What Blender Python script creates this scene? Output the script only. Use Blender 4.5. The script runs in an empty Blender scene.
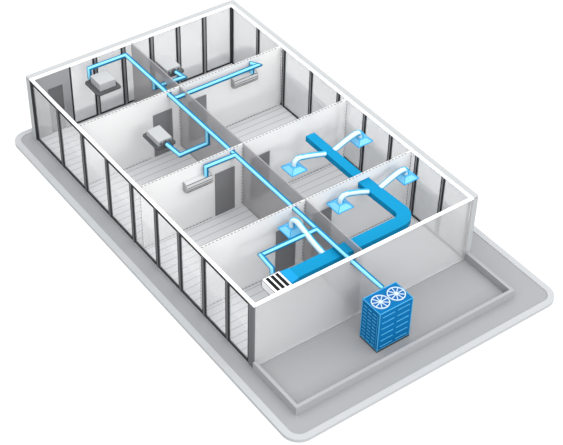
import bpy, bmesh, math
from mathutils import Vector, Matrix

SC = bpy.context.scene
COL = SC.collection
L, W, H = 15.45, 9.70, 3.0            # building length (x), width (y), wall height (z)

# ------------------------------------------------------------------ helpers
def lin(c):
    c /= 255.0
    return c / 12.92 if c <= 0.04045 else ((c + 0.055) / 1.055) ** 2.4

def rgb(r, g, b, k=1.0):
    return (min(lin(r) * k, .95), min(lin(g) * k, .95), min(lin(b) * k, .95), 1)

def mat(name, col, rough=0.6, spec=0.2, alpha=1.0, gloss=0.0, noise=0.0):
    """plain painted surface; alpha < 1 mixes in a clear transmission"""
    m = bpy.data.materials.new(name); m.use_nodes = True
    nt = m.node_tree; n = nt.nodes; n.clear()
    out = n.new('ShaderNodeOutputMaterial')
    p = n.new('ShaderNodeBsdfPrincipled')
    p.inputs['Base Color'].default_value = col
    p.inputs['Roughness'].default_value = rough
    p.inputs['Specular IOR Level'].default_value = spec
    if noise:
        tc = n.new('ShaderNodeTexCoord'); nz = n.new('ShaderNodeTexNoise')
        nz.inputs['Scale'].default_value = 1.3; nz.inputs['Detail'].default_value = 5
        mr = n.new('ShaderNodeMapRange')
        mr.inputs['To Min'].default_value = 1 - noise; mr.inputs['To Max'].default_value = 1 + noise
        mx = n.new('ShaderNodeMix'); mx.data_type = 'RGBA'; mx.blend_type = 'MULTIPLY'
        mx.inputs['Factor'].default_value = 1
        mx.inputs['A'].default_value = col
        nt.links.new(tc.outputs['Object'], nz.inputs['Vector'])
        nt.links.new(nz.outputs['Fac'], mr.inputs['Value'])
        nt.links.new(mr.outputs['Result'], mx.inputs['B'])
        nt.links.new(mx.outputs['Result'], p.inputs['Base Color'])
    last = p.outputs[0]
    if gloss:
        g = n.new('ShaderNodeBsdfGlossy'); g.inputs['Roughness'].default_value = 0.12
        ms = n.new('ShaderNodeMixShader'); ms.inputs[0].default_value = gloss
        nt.links.new(last, ms.inputs[1]); nt.links.new(g.outputs[0], ms.inputs[2]); last = ms.outputs[0]
    if alpha < 1:
        t = n.new('ShaderNodeBsdfTransparent')
        ms = n.new('ShaderNodeMixShader'); ms.inputs[0].default_value = alpha
        nt.links.new(t.outputs[0], ms.inputs[1]); nt.links.new(last, ms.inputs[2]); last = ms.outputs[0]
    nt.links.new(last, out.inputs[0])
    return m

def mat_planks():
    m = bpy.data.materials.new('floor_planks'); m.use_nodes = True
    nt = m.node_tree; n = nt.nodes
    p = n['Principled BSDF']; p.inputs['Roughness'].default_value = .6
    p.inputs['Specular IOR Level'].default_value = .15
    tc = n.new('ShaderNodeTexCoord'); mp = n.new('ShaderNodeMapping')
    mp.inputs['Rotation'].default_value = (0, 0, math.pi / 2)
    br = n.new('ShaderNodeTexBrick')
    br.inputs['Color1'].default_value = rgb(196, 197, 199)
    br.inputs['Color2'].default_value = rgb(192, 193, 195)
    br.inputs['Mortar'].default_value = rgb(150, 151, 153)
    br.inputs['Scale'].default_value = 1
    br.inputs['Mortar Size'].default_value = .016
    br.inputs['Mortar Smooth'].default_value = .2
    br.inputs['Brick Width'].default_value = 40
    br.inputs['Row Height'].default_value = .33
    nt.links.new(tc.outputs['Object'], mp.inputs['Vector'])
    nt.links.new(mp.outputs['Vector'], br.inputs['Vector'])
    nt.links.new(br.outputs['Color'], p.inputs['Base Color'])
    return m

class MB:
    def __init__(s): s.v = []; s.f = []
    def add(s, vs, fs):
        k = len(s.v); s.v += [tuple(v) for v in vs]; s.f += [[i + k for i in f] for f in fs]
        return s
    def box(s, x0, x1, y0, y1, z0, z1):
        vs = [(x, y, z) for z in (z0, z1) for (x, y) in ((x0, y0), (x1, y0), (x1, y1), (x0, y1))]
        return s.add(vs, [(3, 2, 1, 0), (4, 5, 6, 7), (0, 1, 5, 4), (1, 2, 6, 5), (2, 3, 7, 6), (3, 0, 4, 7)])
    def prism(s, poly, z0, z1):
        """vertical prism over a counter-clockwise plan polygon"""
        n = len(poly)
        vs = [(x, y, z0) for x, y in poly] + [(x, y, z1) for x, y in poly]
        fs = [list(range(n - 1, -1, -1)), list(range(n, 2 * n))]
        fs += [(i, (i + 1) % n, n + (i + 1) % n, n + i) for i in range(n)]
        return s.add(vs, fs)
    def profile_y(s, prof, y0, y1):
        """extrude an x,z outline along y"""
        n = len(prof)
        vs = [(x, y0, z) for x, z in prof] + [(x, y1, z) for x, z in prof]
        fs = [list(range(n)), list(range(2 * n - 1, n - 1, -1))]
        fs += [(i, n + i, n + (i + 1) % n, (i + 1) % n) for i in range(n)]
        return s.add(vs, fs)
    def tube(s, path, r, n=14, cap=True):
        P = [Vector(p) for p in path]
        d0 = (P[1] - P[0]).normalized()
        a = Vector((0, 0, 1)) if abs(d0.z) < .9 else Vector((1, 0, 0))
        u = d0.cross(a).normalized(); v = d0.cross(u)
        ring = [P[0] + r * (math.cos(t) * u + math.sin(t) * v) for t in [2 * math.pi * i / n for i in range(n)]]
        rings = [ring]
        for i in range(1, len(P)):
            d1 = (P[i] - P[i - 1]).normalized()
            d2 = (P[i + 1] - P[i]).normalized() if i + 1 < len(P) else d1
            nn = (d1 + d2).normalized()
            nr = []
            for q in rings[-1]:
                t = (P[i] - q).dot(nn) / d1.dot(nn)
                nr.append(q + d1 * t)
            rings.append(nr)
        vs = [q for R in rings for q in R]; fs = []
        for k in range(len(rings) - 1):
            for i in range(n):
                fs.append((k * n + i, k * n + (i + 1) % n, (k + 1) * n + (i + 1) % n, (k + 1) * n + i))
        if cap:
            fs.append(list(range(n - 1, -1, -1))); fs.append([(len(rings) - 1) * n + i for i in range(n)])
        return s.add(vs, fs)
    def ringz(s, cx, cy, z0, z1, r0, r1, n=40):
        """flat annulus with thickness"""
        vs = []
        for i in range(n):
            c, si = math.cos(2 * math.pi * i / n), math.sin(2 * math.pi * i / n)
            vs += [(cx + r0 * c, cy + r0 * si, z0), (cx + r1 * c, cy + r1 * si, z0),
                   (cx + r1 * c, cy + r1 * si, z1), (cx + r0 * c, cy + r0 * si, z1)]
        fs = []
        for i in range(n):
            a, b = 4 * i, 4 * ((i + 1) % n)
            for k in range(4):
                fs.append((a + k, b + k, b + (k + 1) % 4, a + (k + 1) % 4))
        return s.add(vs, fs)
    def build(s, name, m, parent=None, smooth=False, bevel=0, seg=2, origin=None):
        me = bpy.data.meshes.new(name)
        o = Vector(origin) if origin else Vector((0, 0, 0))
        me.from_pydata([tuple(Vector(v) - o) for v in s.v], [], s.f); me.update()
        bm = bmesh.new(); bm.from_mesh(me)
        bmesh.ops.recalc_face_normals(bm, faces=bm.faces); bm.to_mesh(me); bm.free()
        ob = bpy.data.objects.new(name, me); COL.objects.link(ob)
        ob.location = o
        me.materials.append(m)
        if smooth:
            for p in me.polygons: p.use_smooth = True
            try: me.set_sharp_from_angle(angle=math.radians(40))
            except Exception: pass
        if bevel:
            b = ob.modifiers.new('bevel', 'BEVEL'); b.width = bevel; b.segments = seg; b.limit_method = 'ANGLE'
        if parent:
            ob.parent = parent
            ob.matrix_parent_inverse = Matrix.Translation(-Vector(parent.location))
        return ob

def box(name, b, m, parent=None, **k): return MB().box(*b).build(name, m, parent, **k)

def thing(name, label, cat, loc, group=None):
    o = bpy.data.objects.new(name, None); COL.objects.link(o)
    o.location = loc; o.empty_display_size = .2
    o['label'] = label; o['category'] = cat
    if group: o['group'] = group
    return o

def struct(o, label, cat):
    o['kind'] = 'structure'; o['label'] = label; o['category'] = cat
    return o

def sempty(name, label, cat, loc):
    o = bpy.data.objects.new(name, None); COL.objects.link(o); o.location = loc
    return struct(o, label, cat)

def grid_wall(ax, pos, th, a0, a1, z0, z1, holes):
    """wall slab normal to axis ax ('x' or 'y') with rectangular holes (a0,a1,z0,z1), clean outer skin only"""
    A = sorted({a0, a1, *[h[0] for h in holes], *[h[1] for h in holes]})
    Z = sorted({z0, z1, *[h[2] for h in holes], *[h[3] for h in holes]})
    A = [a for a in A if a0 <= a <= a1]; Z = [z for z in Z if z0 <= z <= z1]
    def solid(i, j):
        if not (0 <= i < len(A) - 1 and 0 <= j < len(Z) - 1): return False
        ca, cz = (A[i] + A[i + 1]) / 2, (Z[j] + Z[j + 1]) / 2
        return not any(h[0] < ca < h[1] and h[2] < cz < h[3] for h in holes)
    P = (lambda n, a, z: (n, a, z)) if ax == 'x' else (lambda n, a, z: (a, n, z))
    m = MB(); n0, n1 = pos - th / 2, pos + th / 2
    idx = {}
    def V(n, a, z):
        k = P(n, a, z)
        if k not in idx: idx[k] = len(m.v); m.v.append(k)
        return idx[k]
    for i in range(len(A) - 1):
        for j in range(len(Z) - 1):
            if not solid(i, j): continue
            a, b, c, d = A[i], A[i + 1], Z[j], Z[j + 1]
            for n in (n0, n1): m.f.append([V(n, a, c), V(n, b, c), V(n, b, d), V(n, a, d)])
            for (di, dj, e) in ((-1, 0, ((a, c), (a, d))), (1, 0, ((b, c), (b, d))), (0, -1, ((a, c), (b, c))), (0, 1, ((a, d), (b, d)))):
                if not solid(i + di, j + dj):
                    (p, q), (r, t) = e
                    m.f.append([V(n0, p, q), V(n1, p, q), V(n1, r, t), V(n0, r, t)])
    return m

# ------------------------------------------------------------------ materials
M = dict(
    slab=mat('paving_grey', rgb(162, 164, 166, .70), .75, .1, noise=.012),
    curb=mat('curb_light_grey', rgb(196, 199, 202, .66), .7, .1),
    yard=mat('yard_concrete', rgb(172, 173, 175, .64), .75, .1, noise=.012),
    parapet=mat('parapet_concrete', rgb(180, 181, 184, .64), .7, .1),
    planks=mat_planks(),
    rim=mat('white_wall_cap', (.86, .87, .88, 1), .6, .1),
    clad=mat('outer_cladding', rgb(206, 209, 211, .58), .6, .1),
    part=mat('milky_partition', (.79, .79, .79, 1), .6, .1, alpha=.66),
    front=mat('milky_front_wall', (.50, .502, .505, 1), .55, .1, alpha=.43),
    spine=mat('smoky_spine_wall', rgb(158, 156, 157), .5, .1, alpha=.56),
    door=mat('door_grey', rgb(118, 118, 120), .6, .1),
    doordark=mat('door_dark_grey', rgb(98, 98, 100), .6, .1),
    panel=mat('grey_wall_panel', rgb(140, 141, 143), .6, .1),
    frame=mat('dark_window_frame', rgb(42, 43, 45), .6, .06),
    post=mat('grey_mullion', rgb(124, 125, 127), .5, .2),
    cornerpost=mat('corner_post_grey', rgb(98, 99, 101), .6, .06),
    glass=mat('clear_glass', (.85, .86, .87, 1), .1, .3, alpha=.18, gloss=.3),
    bglass=mat('milky_glass', (.72, .73, .74, 1), .2, .3, alpha=.45, gloss=.25),
    band=mat('frosted_band', rgb(188, 189, 191), .4, .2),
    dash=mat('dash_line_grey', rgb(112, 112, 114), .7, .1),
    duct=mat('duct_blue', rgb(14, 158, 212, .60), .6, .06),
    ductjoint=mat('duct_joint_blue', rgb(70, 182, 232, .75), .6, .06),
    ductend=mat('duct_connector_blue', rgb(28, 160, 222, .7), .6, .06),
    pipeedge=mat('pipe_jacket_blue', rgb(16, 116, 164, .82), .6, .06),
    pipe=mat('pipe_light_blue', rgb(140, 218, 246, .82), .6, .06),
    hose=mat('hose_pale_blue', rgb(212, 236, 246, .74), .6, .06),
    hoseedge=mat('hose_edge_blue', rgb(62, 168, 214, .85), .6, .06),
    hood=mat('diffuser_cyan', rgb(132, 208, 246, .74), .6, .06),
    hoodtop=mat('diffuser_top_cyan', rgb(100, 194, 240, .7), .6, .06),
    hoodedge=mat('diffuser_edge_blue', rgb(34, 150, 208), .6, .06),
    unit=mat('condenser_blue', rgb(6, 118, 184, .60), .6, .06),
    unitline=mat('condenser_trim_blue', rgb(84, 182, 236, .62), .6, .06),
    fan=mat('fan_guard_white', rgb(206, 226, 242, .72), .5, .2),
    fanblade=mat('fan_blade_blue', rgb(4, 84, 146), .5, .2),
    base=mat('dark_foot', rgb(60, 62, 66), .6, .2),
    cass=mat('cassette_grey', rgb(160, 162, 164), .5, .2),
    cassdark=mat('cassette_panel_dark', rgb(72, 73, 75), .5, .2),
    port=mat('port_dark', rgb(92, 96, 100), .5, .2),
    wunit=mat('wall_unit_grey', rgb(180, 181, 182), .5, .2),
    wend=mat('wall_unit_end', rgb(150, 151, 152), .5, .2),
    wline=mat('wall_unit_line', rgb(88, 89, 90), .5, .2),
    ahu=mat('air_handler_white', rgb(236, 237, 239), .5, .2),
    ahuedge=mat('air_handler_edge', rgb(120, 121, 123), .5, .2),
    black=mat('grille_black', (.006, .006, .006, 1), .6, .1),
)

# ------------------------------------------------------------------ ground
def rrect(x0, x1, y0, y1, r, n=10):
    pts = []
    for cx, cy, a in ((x1 - r, y0 + r, -90), (x1 - r, y1 - r, 0), (x0 + r, y1 - r, 90), (x0 + r, y0 + r, 180)):
        for i in range(n + 1):
            t = math.radians(a + 90 * i / n); pts.append((cx + r * math.cos(t), cy + r * math.sin(t)))
    return pts
GX0, GX1, GY0, GY1 = -.74, 19.00, -.86, 11.25
inner = rrect(GX0 + .24, GX1 - .24, GY0 + .26, GY1 - .24, .42)
outer = rrect(GX0, GX1, GY0, GY1, .66)
struct(MB().prism(inner, -.12, -.02).build('floor_paving', M['slab']),
       'grey paved ground slab with rounded corners around the building', 'ground')
m = MB(); n = len(inner)
vs = [(x, y, z) for z in (-.14, 0.0) for x, y in inner] + [(x, y, z) for z in (-.14, 0.0) for x, y in outer]
fs = []
for i in range(n):
    j = (i + 1) % n
    fs += [(i, j, n + j, n + i), (2 * n + i, 3 * n + i, 3 * n + j, 2 * n + j), (n + i, n + j, 3 * n + j, 3 * n + i), (i, 2 * n + i, 2 * n + j, j)]
m.add(vs, fs)
struct(m.build('trim_curb', M['curb']), 'light grey curb band running round the edge of the paving', 'curb')
struct(box('floor', (.02, L - .02, .02, W - .02, -.02, .015), M['planks']), 'light grey plank floor inside the building', 'floor')

# yard with low parapet in front of the building
YX1 = 17.98
struct(box('floor_yard', (L + .02, YX1 - .11, .11, W - .04, -.02, .012), M['yard']),
       'grey concrete yard floor in front of the building under the blue condenser', 'floor')
PH = .34
m = MB()
m.box(L + .02, YX1, -.03, .10, -.02, PH)
struct(m.build('wall_yard_left', M['parapet']), 'low concrete parapet on the left side of the yard', 'wall')
struct(box('wall_yard_front', (YX1 - .13, YX1, .10, W + .10, -.02, PH), M['parapet']), 'low concrete parapet along the front of the yard', 'wall')
struct(box('wall_yard_right', (L + .02, YX1 - .13, W - .03, W + .10, -.02, PH), M['parapet']), 'low concrete parapet on the right side of the yard', 'wall')

# ------------------------------------------------------------------ wall caps and cladding
RW, RT = .12, .05
struct(box('trim_left', (0, L, 0, RW, H - RT, H), M['rim']), 'white cap rail on top of the left glass wall', 'wall cap')
struct(box('trim_back', (0, RW, RW, W, H - RT, H), M['rim']), 'white cap rail on top of the back wall', 'wall cap')
struct(box('trim_right', (RW, L, W - RW, W, H - RT, H), M['rim']), 'white cap rail on top of the right wall', 'wall cap')
struct(box('trim_front', (L - RW, L, RW, W - RW, H - RT, H), M['rim']), 'white cap rail on top of the front wall', 'wall cap')
struct(box('trim_back_ledge', (-.30, 0, 0, W + .27, H - .11, H - .012), M['clad'], bevel=.04, seg=3), 'light grey ledge along the outside top of the back wall', 'ledge')
struct(box('trim_right_ledge', (.0, L - .04, W, W + .27, H - .11, H - .012), M['clad'], bevel=.04, seg=3), 'light grey ledge along the outside top of the right wall', 'ledge')
struct(box('trim_back_fin', (-.30, -.002, .0, .06, -.02, H - .11), M['clad']), 'light grey upright strip at the left end of the back wall', 'post')
struct(box('trim_right_fin', (L - .10, L - .04, W + .002, W + .25, -.02, H - .11), M['clad']), 'light grey upright strip at the front end of the right wall', 'post')

# front wall: one milky see-through sheet
struct(grid_wall('x', L - .05, .05, .065, W - .125, .0, H - RT, [(4.06, 4.34, 2.62, 2.90)]).build('wall_front', M['front']),
       'milky see-through front wall facing the yard', 'wall')
struct(box('trim_corner_right', (L - .10, L, W - .12, W, 0, H - RT), M['front']), 'light grey corner post between front and right wall', 'post')
struct(box('trim_corner_left', (.0, .13, .0, .10, .0, H - RT), M['frame']), 'dark grey corner post at the back end of the left glass wall', 'post')
struct(box('trim_corner_front', (L - .30, L, .0, .06, 0, H - RT), M['cornerpost']), 'dark grey corner post between left and front wall', 'post')

# ------------------------------------------------------------------ windows
def window(idx, wall, a0, a1, glass, band=False, note=''):
    """glazed bay a0..a1 along its wall: dark frame and pane"""
    z0, z1 = .02, H - RT
    t, d = .055, .07
    tb = .09 if wall == 'left' else t
    loc = {'left': ((a0 + a1) / 2, .06, 0), 'back': (.06, (a0 + a1) / 2, 0), 'right': ((a0 + a1) / 2, W - .06, 0)}[wall]
    root = sempty('window_%d' % idx, note, 'window', loc)
    def bx(m, u0, u1, n0, n1, c0, c1):
        if wall == 'left': m.box(u0, u1, n0, n1, c0, c1)
        elif wall == 'back': m.box(n0, n1, u0, u1, c0, c1)
        else: m.box(u0, u1, W - n1, W - n0, c0, c1)
    f = MB()
    bx(f, a0, a0 + t, .01, .01 + d, z0, z1); bx(f, a1 - t, a1, .01, .01 + d, z0, z1)
    bx(f, a0 + t, a1 - t, .01, .01 + d, z0, z0 + tb)
    tt = .14 if wall == 'left' else .012
    bx(f, a0 + t, a1 - t, .01, .01 + d, z1 - tt, z1)
    f.build('frame', M['frame'], root)
    p = MB(); bx(p, a0 + t, a1 - t, .035, .05, z0 + tb, z1 - tt); p.build('pane', M[glass], root)
    if band:
        pass
    return root

ORD = ['first', 'second', 'third', 'fourth', 'fifth', 'sixth', 'seventh', 'eighth', 'ninth']
k = 1
LX = [.13, 2.2, 4.06, 5.88, 7.62, 9.30, 10.84, 12.38, 13.85, L - .30]
mn = 1
for i in range(9):
    g = .05
    window(k, 'left', LX[i] + (g if i else .0), LX[i + 1] - (g if i < 8 else 0), 'glass',
           note='clear full-height pane in the left glass wall, %s counted from the back corner' % ORD[i]); k += 1
    if i:
        struct(box('trim_left_mullion_%d' % i, (LX[i] - g, LX[i] + g, .0, .10,   .02, H - RT), M['cornerpost']),
               'grey mullion in the left glass wall, %s from the back corner' % ORD[i - 1], 'mullion')
BY = [1.70, 2.93, 4.26, 5.62, 6.93, 8.24, W - .02]
for i in range(6):
    g = .05
    window(k, 'back', BY[i] + g, BY[i + 1] - g, 'bglass', True,
           note='tall milky pane in the back wall, %s to the right of the grey door panel' % ORD[i]); k += 1
    if i:
        struct(box('trim_back_mullion_%d' % i, (.0, .085, BY[i] - g, BY[i] + g, .02, H - RT), M['post']),
               'grey mullion in the back wall, %s from the grey door panel' % ORD[i - 1], 'mullion')
struct(box('trim_back_corner', (.0, .10, W - .07, W, .02, H - RT), M['post']), 'grey post in the back right corner', 'post')
RX = [.12, 2.02, 3.88, 5.74, 7.53, 9.20, 10.80, 12.34, 13.85, L - .13]
for i in range(9):
    g = .035
    window(k, 'right', RX[i] + (g if i else 0), RX[i + 1] - (g if i < 8 else 0), 'bglass',
           note='tall grey pane in the right wall, %s counted from the back corner' % ORD[i]); k += 1
    if i:
        struct(box('trim_right_mullion_%d' % i, (RX[i] - g, RX[i] + g, W - .085, W, .02, H - RT), M['post']),
               'grey mullion in the right wall, %s from the back corner' % ORD[i - 1], 'mullion')

# grey door panel at the left end of the back wall
struct(grid_wall('x', .06, .08, .10, 1.72, .015, H - RT, [(.70, 1.36, .015, 2.25)]).build('wall_back_door_panel', M['panel']),
       'plain grey wall panel with a door at the left end of the back wall', 'wall')
struct(box('door_1', (.02, .05, .70, 1.36, .015, 2.25), M['doordark']), 'dark grey door in the grey panel of the back wall', 'door')

# ------------------------------------------------------------------ inner walls
SY = 4.65
PX = [3.73, 8.12, 12.05]
PT = .05
def dashes(m, p0, p1, s=.011, on=.085, off=.07):
    p0, p1 = Vector(p0), Vector(p1); d = p1 - p0; n = int(d.length / (on + off)); d.normalize()
    for i in range(n):
        a = p0 + d * (i * (on + off)); b = a + d * on
        lo = [min(a[q], b[q]) - (s if abs(d[q]) < .5 else 0) for q in range(3)]
        hi = [max(a[q], b[q]) + (s if abs(d[q]) < .5 else 0) for q in range(3)]
        m.box(lo[0], hi[0], lo[1], hi[1], lo[2], hi[2])

WHERE = ['nearest the back wall', 'in the middle', 'nearest the front wall']
dn = 2
for i, x in enumerate(PX):
    # left half
    holes = [(3.35, 4.25, .015, 2.10), (4.03, 4.27, 2.68, 2.92)]
    w = grid_wall('x', x, PT, .12, SY - .03, .015, H, holes).build('wall_left_partition_%d' % (i + 1), M['part'])
    struct(w, 'milky see-through cross partition left of the dark spine wall, %s' % WHERE[i], 'wall')
    e = MB(); xf = x + PT / 2
    dashes(e, (xf, .14, H), (xf, SY - .05, H)); dashes(e, (xf, .14, .03), (xf, 3.33, .03)); dashes(e, (xf, SY - .06, .1), (xf, SY - .06, H))
    dashes(e, (x, .115, .1), (x, .115, H - .1))
    e.build('dashed_edge', M['dash'], w)
    struct(box('door_%d' % dn, (x - .02, x + .035, 3.35, 4.25, .015, 2.10), M['door']),
           'dark grey door left of the spine wall in the partition %s' % WHERE[i], 'door'); dn += 1
    # right half
    holes = [(5.02, 5.88, .015, 2.10)]
    if i == 2: holes.append((7.06, 7.60, 2.38, 2.68))
    w = grid_wall('x', x, PT, SY + .03, W - .10, .015, H, holes).build('wall_right_partition_%d' % (i + 1), M['part'])
    struct(w, 'milky see-through cross partition right of the dark spine wall, %s' % WHERE[i], 'wall')
    e = MB()
    dashes(e, (xf, SY + .1, H), (xf, W - .17, H)); dashes(e, (xf, 5.9, .03), (xf, W - .12, .03)); dashes(e, (xf, W - .11, .05), (xf, W - .11, H - .1))
    e.build('dashed_edge', M['dash'], w)
    struct(box('door_%d' % dn, (x - .02, x + .035, 5.02, 5.88, .015, 2.10), M['door']),
           'dark grey door right of the spine wall in the partition %s' % WHERE[i], 'door'); dn += 1
struct(grid_wall('y', SY, .05, .10, L - .10, .015, H,
                 [(2.57, 2.79, 2.37, 2.59), (3.96, 4.18, 2.69, 2.91), (14.30, 14.92, 2.38, 2.68)]).build('wall_spine', M['spine']),
       'long smoky grey spine wall running down the middle of the building', 'wall')

# ------------------------------------------------------------------ pipes
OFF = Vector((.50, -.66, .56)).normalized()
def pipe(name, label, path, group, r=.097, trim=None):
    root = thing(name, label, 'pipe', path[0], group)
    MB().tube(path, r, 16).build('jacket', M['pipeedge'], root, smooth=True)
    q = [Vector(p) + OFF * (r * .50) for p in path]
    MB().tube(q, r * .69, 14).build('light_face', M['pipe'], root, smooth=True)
    return root
G = 'light blue refrigerant pipes'
ZP, YP = 2.80, 4.15
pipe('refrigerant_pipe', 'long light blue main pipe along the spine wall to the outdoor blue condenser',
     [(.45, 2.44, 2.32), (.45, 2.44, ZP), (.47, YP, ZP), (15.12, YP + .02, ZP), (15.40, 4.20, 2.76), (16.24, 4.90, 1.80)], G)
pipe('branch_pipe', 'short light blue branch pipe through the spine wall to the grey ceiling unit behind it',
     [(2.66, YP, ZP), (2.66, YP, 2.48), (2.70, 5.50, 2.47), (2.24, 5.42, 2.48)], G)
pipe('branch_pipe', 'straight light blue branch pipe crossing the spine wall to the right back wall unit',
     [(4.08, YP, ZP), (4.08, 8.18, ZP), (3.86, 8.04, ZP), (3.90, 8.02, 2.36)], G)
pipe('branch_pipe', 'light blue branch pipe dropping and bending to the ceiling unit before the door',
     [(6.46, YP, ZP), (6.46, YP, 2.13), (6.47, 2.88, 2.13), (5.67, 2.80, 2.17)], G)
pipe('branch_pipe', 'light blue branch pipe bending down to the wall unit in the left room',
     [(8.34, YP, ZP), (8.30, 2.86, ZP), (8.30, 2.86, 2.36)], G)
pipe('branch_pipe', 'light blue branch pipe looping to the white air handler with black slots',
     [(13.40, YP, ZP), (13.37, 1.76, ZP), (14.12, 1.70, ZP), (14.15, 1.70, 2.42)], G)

# ------------------------------------------------------------------ blue air duct
D0, D1 = 2.40, 2.65
t = thing('air_duct', 'large bright blue rectangular air duct with a curved elbow ending at the white air handler', 'air duct', (14.0, 7.0, D0))
MB().prism([(8.75, 7.13), (11.98, 7.13), (11.98, 7.54), (8.75, 7.54)], D0, D1).build('straight_section', M['duct'], t, bevel=.008)
MB().prism([(12.03, 7.07), (14.10, 7.15), (14.10, 7.68), (12.03, 7.57)], D0, D1).build('straight_section', M['duct'], t, bevel=.008)
arc_o = [(14.10 + .76 * math.sin(a), 6.94 + .74 * math.cos(a)) for a in [math.pi / 2 * i / 16 for i in range(17)]]
arc_i = [(14.10 + .24 * math.sin(a), 6.94 + .21 * math.cos(a)) for a in [math.pi / 2 * i / 16 for i in range(17)]]
MB().prism(arc_i + arc_o[::-1], D0, D1).build('elbow', M['duct'], t, smooth=True)
MB().prism([(14.34, 2.26), (14.88, 2.26), (14.86, 6.94), (14.34, 6.94)], D0, D1).build('straight_section', M['duct'], t, bevel=.008)
MB().prism([(14.28, 1.91), (14.98, 1.91), (14.90, 2.26), (14.32, 2.26)], D0 - .02, D1 + .005).build('connector', M['ductend'], t)
box('joint_flange', (11.98, 12.03, 7.09, 7.57, D0 + .005, D1 + .012), M['ductjoint'], t)

# ------------------------------------------------------------------ air handler
t = thing('air_handler', 'white air handler box with three black grille slots at the end of the blue duct', 'air handler', (14.67, 1.6, 2.28))
box('housing', (14.24, 15.04, 1.18, 1.90, 2.28, 2.64), M['ahu'], t, bevel=.012)
for y0 in (1.29, 1.49, 1.69):
    box('grille_slot', (14.29, 15.00, y0, y0 + .125, 2.636, 2.652), M['black'], t, bevel=.004)
e = MB()
for (a, b) in (((14.24, 1.18, 2.64), (15.04, 1.18, 2.64)), ((14.24, 1.18, 2.28), (15.04, 1.18, 2.28)), ((14.24, 1.18, 2.28), (14.24, 1.18, 2.64)),
               ((15.04, 1.18, 2.28), (15.04, 1.18, 2.64)), ((15.04, 1.18, 2.28), (15.04, 1.90, 2.28)), ((14.24, 1.18, 2.64), (14.24, 1.90, 2.64))):
    e.tube([a, b], .014, 6)
e.build('edge_trim', M['ahuedge'], t)

# ------------------------------------------------------------------ diffusers and hoses
def smooth_path(P, n=8):
    P = [Vector(p) for p in P]; Q = [P[0]] + P + [P[-1]]; out = []
    for i in range(1, len(Q) - 2):
        a, b, c, d = Q[i - 1:i + 3]
        for k in range(n):
            u = k / n
            out.append(.5 * ((2 * b) + (c - a) * u + (2 * a - 5 * b + 4 * c - d) * u * u + (3 * b - a - 3 * c + d) * u ** 3))
    return out + [P[-1]]

def diffuser(cx, cy, label, hose_label, hose):
    z0, z1, a, b = 2.47, 2.64, .35, .15
    t = thing('air_diffuser', label, 'air diffuser', (cx, cy, z0), 'light blue ceiling air diffusers')
    cs = ((-1, -1), (1, -1), (1, 1), (-1, 1))
    vs = [(cx + a * u, cy + a * v, z0) for u, v in cs] + [(cx + a * u, cy + a * v, z0 + .025) for u, v in cs] + [(cx + b * u, cy + b * v, z1) for u, v in cs]
    fs = [(3, 2, 1, 0)] + [(i, (i + 1) % 4, 4 + (i + 1) % 4, 4 + i) for i in range(4)] + [(4 + i, 4 + (i + 1) % 4, 8 + (i + 1) % 4, 8 + i) for i in range(4)] + [(8, 9, 10, 11)]
    MB().add(vs, fs).build('hood', M['hood'], t)
    box('top_plate', (cx - b, cx + b, cy - b, cy + b, z1 - .01, z1 + .012), M['hoodtop'], t)
    e = MB()
    for i in range(4):
        e.tube([vs[4 + i], vs[4 + (i + 1) % 4]], .020, 6); e.tube([vs[4 + i], vs[8 + i]], .013, 6); e.tube([vs[8 + i], vs[8 + (i + 1) % 4]], .012, 6)
    e.build('edge_trim', M['hoodedge'], t)
    hp = smooth_path([(cx, cy, z1 + .01)] + hose)
    h = thing('flexible_duct', hose_label, 'flexible duct', (cx, cy, z1 + .01), 'pale blue flexible ducts')
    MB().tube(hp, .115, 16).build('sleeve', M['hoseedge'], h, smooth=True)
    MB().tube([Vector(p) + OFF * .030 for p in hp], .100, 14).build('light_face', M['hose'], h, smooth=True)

def hose_y(cx, cy, ye, zt=2.90, ze=2.58, s=1):
    return [(cx, cy + s * .02, zt - .10), (cx, cy + s * .16, zt), (cx, cy + s * .45, zt - .05), (cx + .02, (cy + ye) / 2 + s * .2, (zt + ze) / 2 + .0), (cx + .04, ye, ze)]
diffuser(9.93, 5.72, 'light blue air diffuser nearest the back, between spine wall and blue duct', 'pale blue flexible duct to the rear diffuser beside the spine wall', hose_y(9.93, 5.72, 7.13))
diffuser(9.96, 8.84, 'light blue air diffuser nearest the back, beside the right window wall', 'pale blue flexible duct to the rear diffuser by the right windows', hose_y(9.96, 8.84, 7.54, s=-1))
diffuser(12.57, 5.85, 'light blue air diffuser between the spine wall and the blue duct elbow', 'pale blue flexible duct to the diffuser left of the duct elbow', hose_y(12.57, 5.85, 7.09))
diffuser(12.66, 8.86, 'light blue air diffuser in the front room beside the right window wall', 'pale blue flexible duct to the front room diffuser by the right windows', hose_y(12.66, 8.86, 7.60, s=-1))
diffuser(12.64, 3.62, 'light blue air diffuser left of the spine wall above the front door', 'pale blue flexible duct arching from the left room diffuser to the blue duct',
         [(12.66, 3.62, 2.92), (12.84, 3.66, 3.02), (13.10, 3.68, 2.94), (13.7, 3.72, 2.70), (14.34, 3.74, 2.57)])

# ------------------------------------------------------------------ ceiling cassettes
def rr(x0, x1, y0, y1, r=.1): return rrect(x0, x1, y0, y1, r, 5)
GC = 'grey ceiling air conditioning units'
t = thing('ceiling_cassette', 'square grey ceiling unit on a dark rounded panel in the left back room', 'air conditioner', (1.03, 2.70, 2.22), GC)
MB().prism(rr(.46, 1.60, 2.15, 3.25, .12), 2.20, 2.26).build('panel', M['cassdark'], t)
box('housing', (.66, 1.42, 2.35, 3.08, 2.26, 2.61), M['cass'], t, bevel=.02)

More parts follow.
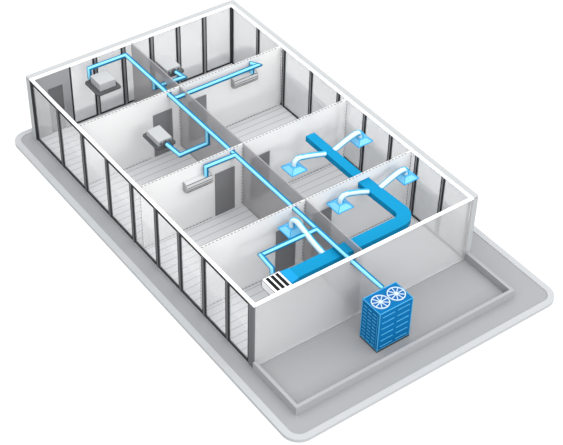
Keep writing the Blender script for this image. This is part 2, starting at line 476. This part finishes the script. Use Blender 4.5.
def flat_unit(x0, x1, y0, y1, z0, z1, label):
    t = thing('ceiling_cassette', label, 'air conditioner', ((x0 + x1) / 2, (y0 + y1) / 2, z0), GC)
    MB().prism(rr(x0 - .16, x1 + .12, y0 - .12, y1 + .14, .1), z0 - .02, z0 + .05).build('panel', M['cassdark'], t)
    box('housing', (x0, x1, y0, y1, z0 + .05, z1), M['cass'], t, bevel=.012)
    zc = (z0 + z1) / 2 + .02
    for yc in (y0 + .10, y1 - .10):
        MB().tube([(x1 - .01, yc, zc), (x1 + .05, yc, zc)], .055, 14).build('port', M['port'], t, smooth=True)
    MB().tube([(x1 - .01, (y0 + y1) / 2, zc), (x1 + .07, (y0 + y1) / 2, zc)], .11, 16).build('pipe_socket', M['port'], t, smooth=True)
flat_unit(4.66, 5.54, 2.50, 3.10, 2.03, 2.33, 'grey ceiling unit on a dark panel hanging in front of a door')
flat_unit(1.22, 2.11, 5.06, 5.72, 2.33, 2.63, 'grey ceiling unit half hidden behind the spine wall by the back windows')

# ------------------------------------------------------------------ wall mounted units
def wall_unit(x, y0, y1, z0, z1, label):
    t = thing('wall_air_conditioner', label, 'air conditioner', (x, (y0 + y1) / 2, z0), 'grey wall mounted air conditioners')
    d, h = .27, z1 - z0
    prof = [(x, z0 + .06 * h), (x + .55 * d, z0), (x + .85 * d, z0 + .10 * h), (x + d, z0 + .30 * h), (x + d, z0 + .62 * h), (x + .86 * d, z0 + .88 * h), (x + .62 * d, z1), (x, z1)]
    MB().profile_y(prof, y0 + .03, y1 - .03).build('housing', M['wunit'], t, smooth=True)
    cx, cz = x + .5 * d, z0 + .5 * h
    for a, b in ((y0, y0 + .03), (y1 - .03, y1)):
        MB().profile_y([(max(x, cx + (px - cx) * 1.04), cz + (pz - cz) * 1.04) for px, pz in prof], a, b).build('end_cap', M['wend'], t)
    for (px, pz) in ((x + .87 * d, z0 + .90 * h), (x + d + .003, z0 + .60 * h), (x + d + .003, z0 + .36 * h), (x + .86 * d, z0 + .09 * h)):
        MB().tube([(px, y0 + .04, pz), (px, y1 - .04, pz)], .014, 6).build('louver_line', M['wline'], t)
wall_unit(PX[0] + .026, 7.08, 8.24, 1.99, 2.40, 'grey wall mounted unit on the partition in the right back room')
wall_unit(PX[1] + .026, 1.92, 3.08, 1.97, 2.40, 'grey wall mounted unit beside a dark door in the left middle room')

# ------------------------------------------------------------------ outdoor condenser
x0, x1, y0, y1, z1 = 16.36, 17.30, 3.95, 5.40, 1.88
t = thing('outdoor_condenser', 'blue outdoor condenser with two fans on top standing in the concrete yard', 'condenser', ((x0 + x1) / 2, (y0 + y1) / 2, 0.012))
box('base', (x0 + .0, x1 + .015, y0 - .01, y1 + .01, .012, .075), M['base'], t)
box('cabinet', (x0, x1, y0, y1, .075, z1), M['unit'], t, bevel=.012)
e = MB(); s = .018
for (a, b) in (((x0, y0), (x1, y0)), ((x1, y0), (x1, y1)), ((x1, y1), (x0, y1)), ((x0, y1), (x0, y0))):
    e.tube([(*a, z1), (*b, z1)], s, 6); e.tube([(*a, .10), (*b, .10)], .012, 6)
for c in ((x0, y0), (x1, y0), (x1, y1), (x0, y1)): e.tube([(*c, .07), (*c, z1)], s * 1.1, 6)
e.tube([(x1 - .10, y0 - .002, .12), (x1 - .10, y0 - .002, z1 - .1)], .012, 6)
e.build('edge_trim', M['unitline'], t)
for r in range(6):
    z = .22 + r * .285
    for (a, b) in ((y0 + .12, y0 + .66), (y0 + .79, y1 - .12)):
        box('front_louver', (x1 - .005, x1 + .018, a, b, z, z + .035), M['unitline'], t)
for r in range(10):
    z = .16 + r * .165
    for (a, b) in ((x0 + .08, x0 + .26), (x0 + .33, x0 + .51), (x0 + .58, x0 + .76)):
        box('side_louver', (a, b, y0 - .016, y0 + .005, z, z + .035), M['unitline'], t)
for yc in (y0 + .39, y1 - .36):
    xc = (x0 + x1) / 2
    f = MB().ringz(xc, yc, z1 - .01, z1 + .03, .30, .335).build('fan', M['fan'], t)
    hub = MB().tube([(xc, yc, z1 - .01), (xc, yc, z1 + .032)], .075, 18).build('hub', M['fan'], f)
    sp = MB()
    for i in range(9):
        a = 2 * math.pi * i / 9 + .2
        c, si = math.cos(a), math.sin(a); wv = .015
        sp.prism([(xc + .05 * c + wv * si, yc + .05 * si - wv * c), (xc + .30 * c + wv * si, yc + .30 * si - wv * c),
                  (xc + .30 * c - wv * si, yc + .30 * si + wv * c), (xc + .05 * c - wv * si, yc + .05 * si + wv * c)], z1 + .004, z1 + .026)
    sp.build('spokes', M['fan'], f)
    MB().tube([(xc, yc, z1 - .005), (xc, yc, z1 + .003)], .29, 32).build('fan_well', M['fanblade'], f)

# ------------------------------------------------------------------ light
sd = bpy.data.lights.new('sun', 'SUN'); sd.energy = .45; sd.angle = math.radians(4)
so = bpy.data.objects.new('sun', sd); COL.objects.link(so)
so.location = (30, 10, 20)
so.rotation_euler = Vector((-.89, -.03, -.40)).to_track_quat('-Z', 'Y').to_euler()

wd = bpy.data.worlds.new('white_studio'); SC.world = wd; wd.use_nodes = True
nt = wd.node_tree; n = nt.nodes; bg = n['Background']
tc = n.new('ShaderNodeTexCoord')
dot = n.new('ShaderNodeVectorMath'); dot.operation = 'DOT_PRODUCT'
dot.inputs[1].default_value = Vector((.34, .02, .92)).normalized()
mr = n.new('ShaderNodeMapRange'); mr.interpolation_type = 'SMOOTHSTEP'
mr.inputs['From Min'].default_value = -.25; mr.inputs['From Max'].default_value = 1
mr.inputs['To Min'].default_value = .58; mr.inputs['To Max'].default_value = 2.5
sep = n.new('ShaderNodeSeparateXYZ')
mz = n.new('ShaderNodeMapRange')
mz.inputs['From Min'].default_value = -.15; mz.inputs['From Max'].default_value = -.35
mx = n.new('ShaderNodeMix'); mx.data_type = 'FLOAT'; mx.inputs['B'].default_value = 1.10
nt.links.new(tc.outputs['Generated'], dot.inputs[0]); nt.links.new(tc.outputs['Generated'], sep.inputs[0])
nt.links.new(dot.outputs['Value'], mr.inputs['Value']); nt.links.new(sep.outputs['Z'], mz.inputs['Value'])
nt.links.new(mz.outputs['Result'], mx.inputs['Factor']); nt.links.new(mr.outputs['Result'], mx.inputs['A'])
nt.links.new(mx.outputs['Result'], bg.inputs['Strength'])
bg.inputs['Color'].default_value = (1, 1, 1, 1)

# ------------------------------------------------------------------ camera
loc = Vector((41.992565, -18.960610, 35.603551))
az, el, ro, F = 2.495839978, .724675244, .02844347, 1398.49958
f = Vector((math.cos(az) * math.cos(el), math.sin(az) * math.cos(el), -math.sin(el)))
r0 = Vector((math.sin(az), -math.cos(az), 0)); u0 = r0.cross(f)
r = math.cos(ro) * r0 + math.sin(ro) * u0; u = -math.sin(ro) * r0 + math.cos(ro) * u0
cd = bpy.data.cameras.new('camera'); cam = bpy.data.objects.new('camera', cd); COL.objects.link(cam)
cd.sensor_fit = 'HORIZONTAL'; cd.sensor_width = 36; cd.lens = F / 563 * 36; cd.clip_start = 1; cd.clip_end = 300
cam.matrix_world = Matrix(((r.x, u.x, -f.x, loc.x), (r.y, u.y, -f.y, loc.y), (r.z, u.z, -f.z, loc.z), (0, 0, 0, 1)))
SC.camera = cam

SC.view_settings.view_transform = 'Standard'; SC.view_settings.look = 'None'
SC.view_settings.exposure = 0; SC.view_settings.gamma = 1; SC.view_settings.use_curve_mapping = False
SC.cycles.transparent_max_bounces = 32
SC.cycles.max_bounces = 12; SC.cycles.diffuse_bounces = 8
